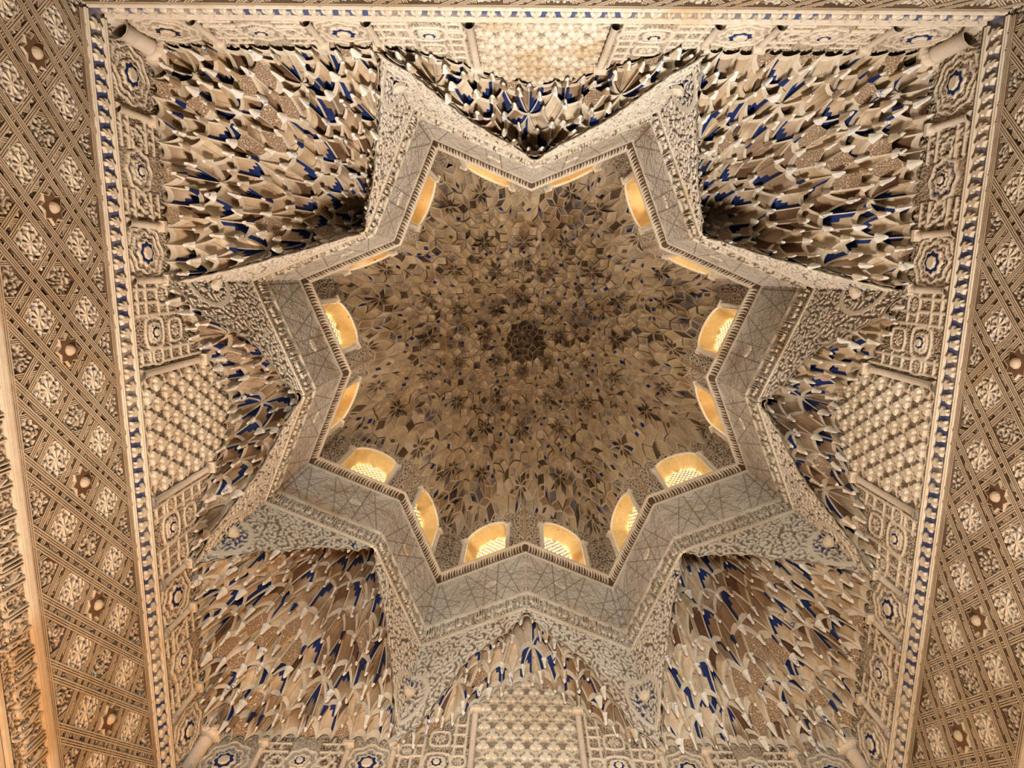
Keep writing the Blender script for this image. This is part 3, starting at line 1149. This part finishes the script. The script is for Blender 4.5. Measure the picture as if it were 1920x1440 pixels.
pg[..., 2] *= 1 - 0.6 * line
star_me = relief('star_panel', U, Z, h, 0.020, pg, 'drum')
b = MB()
b.plate(star_outline(12, 0.085, 0.055), -0.004, -0.034, 0, 0.85)
stud_me = b.mesh('star_stud', 'rib')

# cornice with leaf flutes under the sill
b = MB()
prof = [(0.0, ZCO), (-0.02, ZCO + 0.012), (-0.02, ZCO + 0.04), (-0.012, ZCO + 0.045), (-0.06, ZSILL - 0.055), (-0.085, ZSILL - 0.05), (-0.085, ZSILL - 0.004), (0.0, ZSILL)]
q = math.tan(PI / 8)
pv = []
for s_ in (0, 1):
    for y, z in prof:
        pv.append(((0 + -y * -q) if s_ == 0 else FL - (-y), y, z))
# mitre: at the salient corner the section leans back, at the hollow corner it is cut square
b.add([((y * -0.0) + y * 0.4142 if i == 0 else FL + y, y, z) for i in (0, 1) for y, z in prof],
      [(i, i + 1, 8 + i + 1, 8 + i) for i in range(7)])
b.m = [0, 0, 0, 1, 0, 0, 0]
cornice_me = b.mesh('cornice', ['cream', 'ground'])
b = MB()
nfl = 30
for i in range(nfl):
    x = 0.015 + (i + 0.5) * (FL - 0.09) / nfl
    wv = 0.013 if i % 6 < 4 else 0.019
    lean = 0.014
    z0, z1 = ZCO + 0.05, ZSILL - 0.06
    pts = []
    for t_ in (0, 0.35, 0.7, 1.0):
        zz = z0 + (z1 - z0) * t_
        yy = -0.014 - 0.05 * t_ ** 1.6
        for aa, pr_ in ((-1, 0.004), (0, -0.018), (1, 0.004)):
            pts.append((x + aa * wv + lean * math.sin(t_ * PI) * (1 if i % 2 else 0.6), yy + pr_, zz))
    b.add(pts, [(r * 3 + j, r * 3 + j + 1, r * 3 + 4 + j, r * 3 + 3 + j) for r in range(3) for j in range(2)])
flute_me = b.mesh('leaf_flutes', 'cream')

shell = MB()
for i in range(10):
    a0, a1 = PI * i / 10, PI * (i + 1) / 10
    for r0, r1, y0, y1 in ((0.07, 0.055, 0, -0.03), (0.055, 0.02, -0.03, -0.05)):
        P_ = lambda r, a, y: (r * math.cos(a) * 0.9, y - (0.006 if False else 0), r * math.sin(a) * 1.1)
        shell.add([P_(r0, a0, y0), P_(r0, a1, y0), P_(r1, a1, y1), P_(r1, a0, y1)], [(0, 1, 2, 3)])
    shell.add([(0.02 * math.cos(a0), -0.05, 0.02 * math.sin(a0)), (0.02 * math.cos(a1), -0.05, 0.02 * math.sin(a1)), (0, -0.02, -0.10)], [(0, 1, 2)])
    shell.add([(0.063 * math.cos(a0), 0.0, 0.07 * math.sin(a0)), (0.063 * math.cos(a1), 0, 0.07 * math.sin(a1)), (0, 0.0, -0.10)], [(0, 1, 2)])
heart = [(0, -0.085), (0.05, -0.03), (0.066, 0.02), (0.05, 0.055), (0.02, 0.058), (0, 0.04), (-0.02, 0.058), (-0.05, 0.055), (-0.066, 0.02), (-0.05, -0.03)]
b = MB(); b.plate(heart, -0.004, -0.055, 0, 0.45)
heart_me = b.mesh('heart_shell', 'cream')

for k, mir, MT in FACETS:
    ml = INV @ MT
    put('spandrel', SP['side' if k % 2 == 0 else 'corner'], drum, ml)
    put('inscription_band', band_me, drum, ml)
    put('moulding', bandmould_me, drum, ml)
    put('star_panel', star_me, drum, ml)
    put('cornice', cornice_me, drum, ml)
    put('leaf_flutes', flute_me, drum, ml)
    flip = Matrix.Translation((FL, 0, 0)) @ Matrix.Diagonal((-1, 1, 1, 1)) if mir else Matrix.Identity(4)
    for xx in (0.345, 1.0):
        put('lettering', letter_me, drum, ml @ flip @ T(xx, -0.010, ZBL + 0.05))
    put('star_stud', stud_me, drum, ml @ T(0.48, 0, 7.54))
    if not mir:
        put('heart_shell', heart_me, drum, Matrix.Rotation(k * PI / 4 - PI / 8, 4, 'Z') @ T(0, RS - 0.06, 5.77 - ZBL))

# ------------------------------------------------------------------ windows
WS0, WS1, WSP, WTOP = 0.30, 0.96, 9.28, 9.62
WD = 0.27


def win_arch(s):
    m, hw = (WS0 + WS1) / 2, (WS1 - WS0) / 2
    q = np.clip(np.abs((s - m) / hw), 0, 1)
    return WSP + (WTOP - WSP) * np.sqrt(1 - q ** 2.0)


def pier_relief(name, s0, s1, zlo, seed):
    nu = max(4, int((s1 - s0) / 0.010) + 1); nv = 110
    U, V = np.meshgrid(np.linspace(s0, s1, nu), np.linspace(0, 1, nv))
    lo = zlo(U) if callable(zlo) else np.full(U.shape, zlo)
    Z = lo + (ZTOP - lo) * V
    h = arabesque(U, Z, 0.14, seed)
    return relief(name, U, Z, h, 0.02, pigment_shade(h, 0.9), 'pier')


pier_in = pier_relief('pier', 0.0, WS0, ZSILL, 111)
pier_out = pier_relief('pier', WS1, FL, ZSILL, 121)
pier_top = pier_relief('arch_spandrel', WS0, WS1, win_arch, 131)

arc = [(WS0, ZSILL)] + [(s_, float(win_arch(np.array(s_)))) for s_ in (WS0 + WS1) / 2 - (WS1 - WS0) / 2 * np.cos(np.linspace(0, PI, 19))] + [(WS1, ZSILL)]
b = MB()
cx, czz = (WS0 + WS1) / 2, 8.8
na = len(arc)
OUT = 0.80                                   # the reveal narrows towards the lattice
back = [(cx + (x - cx) * OUT, ZSILL + (z - ZSILL) * 0.97) for x, z in arc]
b.add([(x, 0, z) for x, z in arc] + [(x, WD, z) for x, z in back], [(i, i + 1, na + i + 1, na + i) for i in range(na - 1)])
b.add([(WS0, 0, ZSILL), (WS1, 0, ZSILL), (back[-1][0], WD, ZSILL), (back[0][0], WD, ZSILL)], [(0, 1, 2, 3)])
reveal_me = b.mesh('reveal', 'reveal', False)

# gypsum lattice: honeycomb of six-sided rings
b = MB()
hr = 0.042
rows = int((WTOP - ZSILL) / (1.5 * hr)) + 2


def inside_win(x, z):
    if x < back[0][0] or x > back[-1][0] or z < ZSILL:
        return False
    return z < ZSILL + (float(win_arch(np.array(cx + (x - cx) / OUT))) - ZSILL) * 0.97 + 0.02


for rr in range(rows):
    for cc in range(-8, 9):
        x = cx + cc * hr * math.sqrt(3) + (hr * math.sqrt(3) / 2 if rr % 2 else 0)
        z = ZSILL + rr * 1.5 * hr
        if not inside_win(x, z):
            continue
        v, f = [], []
        for i in range(6):
            a = PI / 6 + i * PI / 3
            for rad in (hr * 1.02, hr * 0.56):
                for y in (WD - 0.03, WD):
                    v.append((x + rad * math.cos(a), y, z + rad * math.sin(a)))
        for i in range(6):
            p, q2 = i * 4, ((i + 1) % 6) * 4
            f += [(p, q2, q2 + 2, p + 2), (p + 2, q2 + 2, q2 + 3, p + 3)]
        b.add(v, f)
lattice_me = b.mesh('lattice', 'lattice')
b = MB()
rim = [(cx + (x - cx) * 1.06, ZSILL + (z - ZSILL) * 1.02) for x, z in arc]
b.add([(x, -0.03, z) for x, z in arc] + [(x, -0.03, z) for x, z in rim] + [(x, 0, z) for x, z in arc] + [(x, 0, z) for x, z in rim],
      [(i, i + 1, na + i + 1, na + i) for i in range(na - 1)] + [(i, i + 1, 2 * na + i + 1, 2 * na + i) for i in range(na - 1)] +
      [(na + i, na + i + 1, 3 * na + i + 1, 3 * na + i) for i in range(na - 1)])
rim_me = b.mesh('arch_rim', 'cream')
(wsm, wcm), _h = (column_meshes(0.92, 0.030), 0.92)
b = MB(); b.lathe([(0.024, ZSILL), (0.024, ZTOP)], 8); bead_up = b.mesh('corner_bead', 'pier')
b = MB(); b.lathe([(0.016, ZBL), (0.016, ZCO)], 8); bead_lo = b.mesh('corner_bead', 'drum')
for k in range(8):
    put('corner_bead', bead_lo, drum, INV @ Matrix.Rotation(k * PI / 4, 4, 'Z') @ Matrix.Translation((0, RI, 0)))
WMAT = (('pier', pier_in), ('pier', pier_out), ('arch_spandrel', pier_top), ('reveal', reveal_me), ('lattice', lattice_me), ('arch_rim', rim_me))
for i, (k, mir, MT) in enumerate(FACETS):
    w = empty('window_%d' % (i + 1), (0, 0, 0), 0, kind='structure')
    c = MT @ Vector(((WS0 + WS1) / 2, 0, ZSILL))
    w.location = c
    ml = Matrix.Translation(-c) @ MT
    for n_, me in WMAT:
        put(n_, me, w, ml)
    if not mir:
        put('corner_bead', bead_up, w, ml)
    for xx in (WS0 - 0.045, WS1 + 0.045):
        s = put('colonnette', wsm, w, ml @ T(xx, -0.03, ZSILL))
        put('capital', wcm, s, T(0, 0, _h - 0.085))

o = put('sky_block', star_ring(ZTOP - 0.02, ZTOP + 0.12, 3.6, 'dome_sky_block', 'wall'), kind='structure')  # unseen slab added to close the gap to the sky under the cap
o['label'] = 'unseen slab added to block the sky between the dome and the sixteen windows'

# ------------------------------------------------------------------ muqarnas dome: tiling of squares and rhombi
ED = 0.125


def star_radius(th):
    """distance from the centre to the star outline in direction th"""
    a = (np.degrees(th) % 45.0)
    a = np.where(a > 22.5, 45 - a, a)          # 0 at an inner corner, 22.5 at a point
    al = np.radians(a)
    p0 = np.array([RI, 0.0]); p1 = np.array([RS * cosd(22.5), RS * sind(22.5)])
    d = p1 - p0
    return (p0[0] * d[1] - p0[1] * d[0]) / (np.cos(al) * d[1] - np.sin(al) * d[0])


def dome_z(x, y):
    r = np.hypot(x, y)
    rb = star_radius(np.arctan2(y, x))
    mixr = rb * sstep(r, 0.6, 2.4) + 2.75 * (1 - sstep(r, 0.6, 2.4))
    q = np.clip(r / mixr, 0, 1)
    return 9.62 + 2.65 * (1 - q ** 2.1) ** 0.72


tiles, dpos = ammann_beenker(3.5, ED)
dhubs = hubs_of(tiles, dpos)
keep = []
for q, sq in tiles:
    P = np.array([dpos[kk] for kk in q])
    m = P.mean(0)
    if np.hypot(*m) < star_radius(np.arctan2(m[1], m[0])) + 0.05:
        keep.append((q, P, sq))
zv = {}
TIER = 0.10
for q, P, sq in keep:
    for kk, p in zip(q, P):
        if kk not in zv:
            rr_ = np.hypot(*p)
            z = float(dome_z(p[0], p[1]))
            z = 9.60 + TIER * round((z - 9.60) / TIER) + (0.03 if sum(kk) % 2 else -0.03)
            z += 0.45 * math.exp(-(rr_ / 0.30) ** 2)
            if kk in dhubs:
                z += 0.22
            zv[kk] = z
DB = (0.0, 0.0, ZTOP)


def dome_cell(q, P, sq, seed):
    r_ = np.random.default_rng(seed)
    m = P.mean(0)
    rad = np.hypot(*m)
    P3 = [(p[0], p[1], zv[kk]) for p, kk in zip(P, q)]
    hub_i = [i for i, kk in enumerate(q) if kk in dhubs]
    bump = 0.042
    n5 = len(G5)
    v = cell_surface(P3, G5, bump, 0.02 + 0.05 * r_.random())
    ve = cell_surface(P3, G5, bump)
    f, mi = [], []
    body = 1
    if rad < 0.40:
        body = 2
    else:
        body = int(r_.choice([1, 4, 0, 2], p=[0.50, 0.25, 0.18, 0.07]))
    odd = int(r_.integers(0, 4))
    u_ = r_.random()
    paint = 3 if u_ < 0.11 else (2 if u_ < 0.24 else body)
    for i in range(n5):
        for j in range(n5):
            if i in (0, n5 - 1) or j in (0, n5 - 1):
                v[i * n5 + j] = ve[i * n5 + j]
    outline = r_.random(4) < 0.14
    for i in range(n5 - 1):
        for j in range(n5 - 1):
            a_, b2 = (G5[i] + G5[i + 1]) / 2, (G5[j] + G5[j + 1]) / 2
            f.append((i * n5 + j, (i + 1) * n5 + j, (i + 1) * n5 + j + 1, i * n5 + j + 1))
            border = [j == 0, i == n5 - 2, j == n5 - 2, i == 0]
            if any(border):
                k_ = 2 if any(b3 and o3 for b3, o3 in zip(border, outline)) else 0
            else:
                quad = (1 if a_ > 0.5 else 0) + (2 if b2 > 0.5 else 0)
                k_ = paint if quad == odd else body
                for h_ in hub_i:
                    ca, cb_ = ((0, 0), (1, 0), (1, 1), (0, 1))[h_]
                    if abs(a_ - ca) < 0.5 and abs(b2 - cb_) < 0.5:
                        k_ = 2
            mi.append(k_)
    return v.tolist(), f, mi


DMATS = ['drib', 'dcell', 'dsoot_shade', 'blue', 'dpaint']
dome = empty('muqarnas_dome', DB, 0, 'honeycomb muqarnas dome of tan stucco cells above the sixteen bright windows', 'dome')
order = sorted(range(len(keep)), key=lambda i: np.mean([zv[kk] for kk in keep[i][0]]))
count = {True: 0, False: 0}
rest = MB()
for i in order:
    q, P, sq = keep[i]
    v, f, mi = dome_cell(q, P, sq, i)
    v = [(x, y, z - ZTOP) for x, y, z in v]
    if count[sq] < 300:
        count[sq] += 1
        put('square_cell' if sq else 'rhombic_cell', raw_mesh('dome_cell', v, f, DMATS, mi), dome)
    else:
        b0 = len(rest.v)
        rest.v += v
        rest.f += [[b0 + a for a in ff] for ff in f]
        rest.m += mi
o = put('upper_cells', raw_mesh('upper_cells', rest.v, rest.f, DMATS, rest.m), dome, kind='stuff')
# unseen cap added behind the cells to keep sky light out
b = MB()
b.lathe([(3.45, 0.10)] + [(3.45 * math.cos(a), 0.10 + 3.2 * math.sin(a)) for a in np.linspace(0.1, PI / 2 - 0.02, 10)], 32)
put('outer_cap', b.mesh('outer_cap', 'wall'), dome)
print('tiles', len(keep), 'hubs', len(dhubs), 'corner', len(corner_parts), 'side', len(side_parts), 'objects', len(bpy.data.objects))
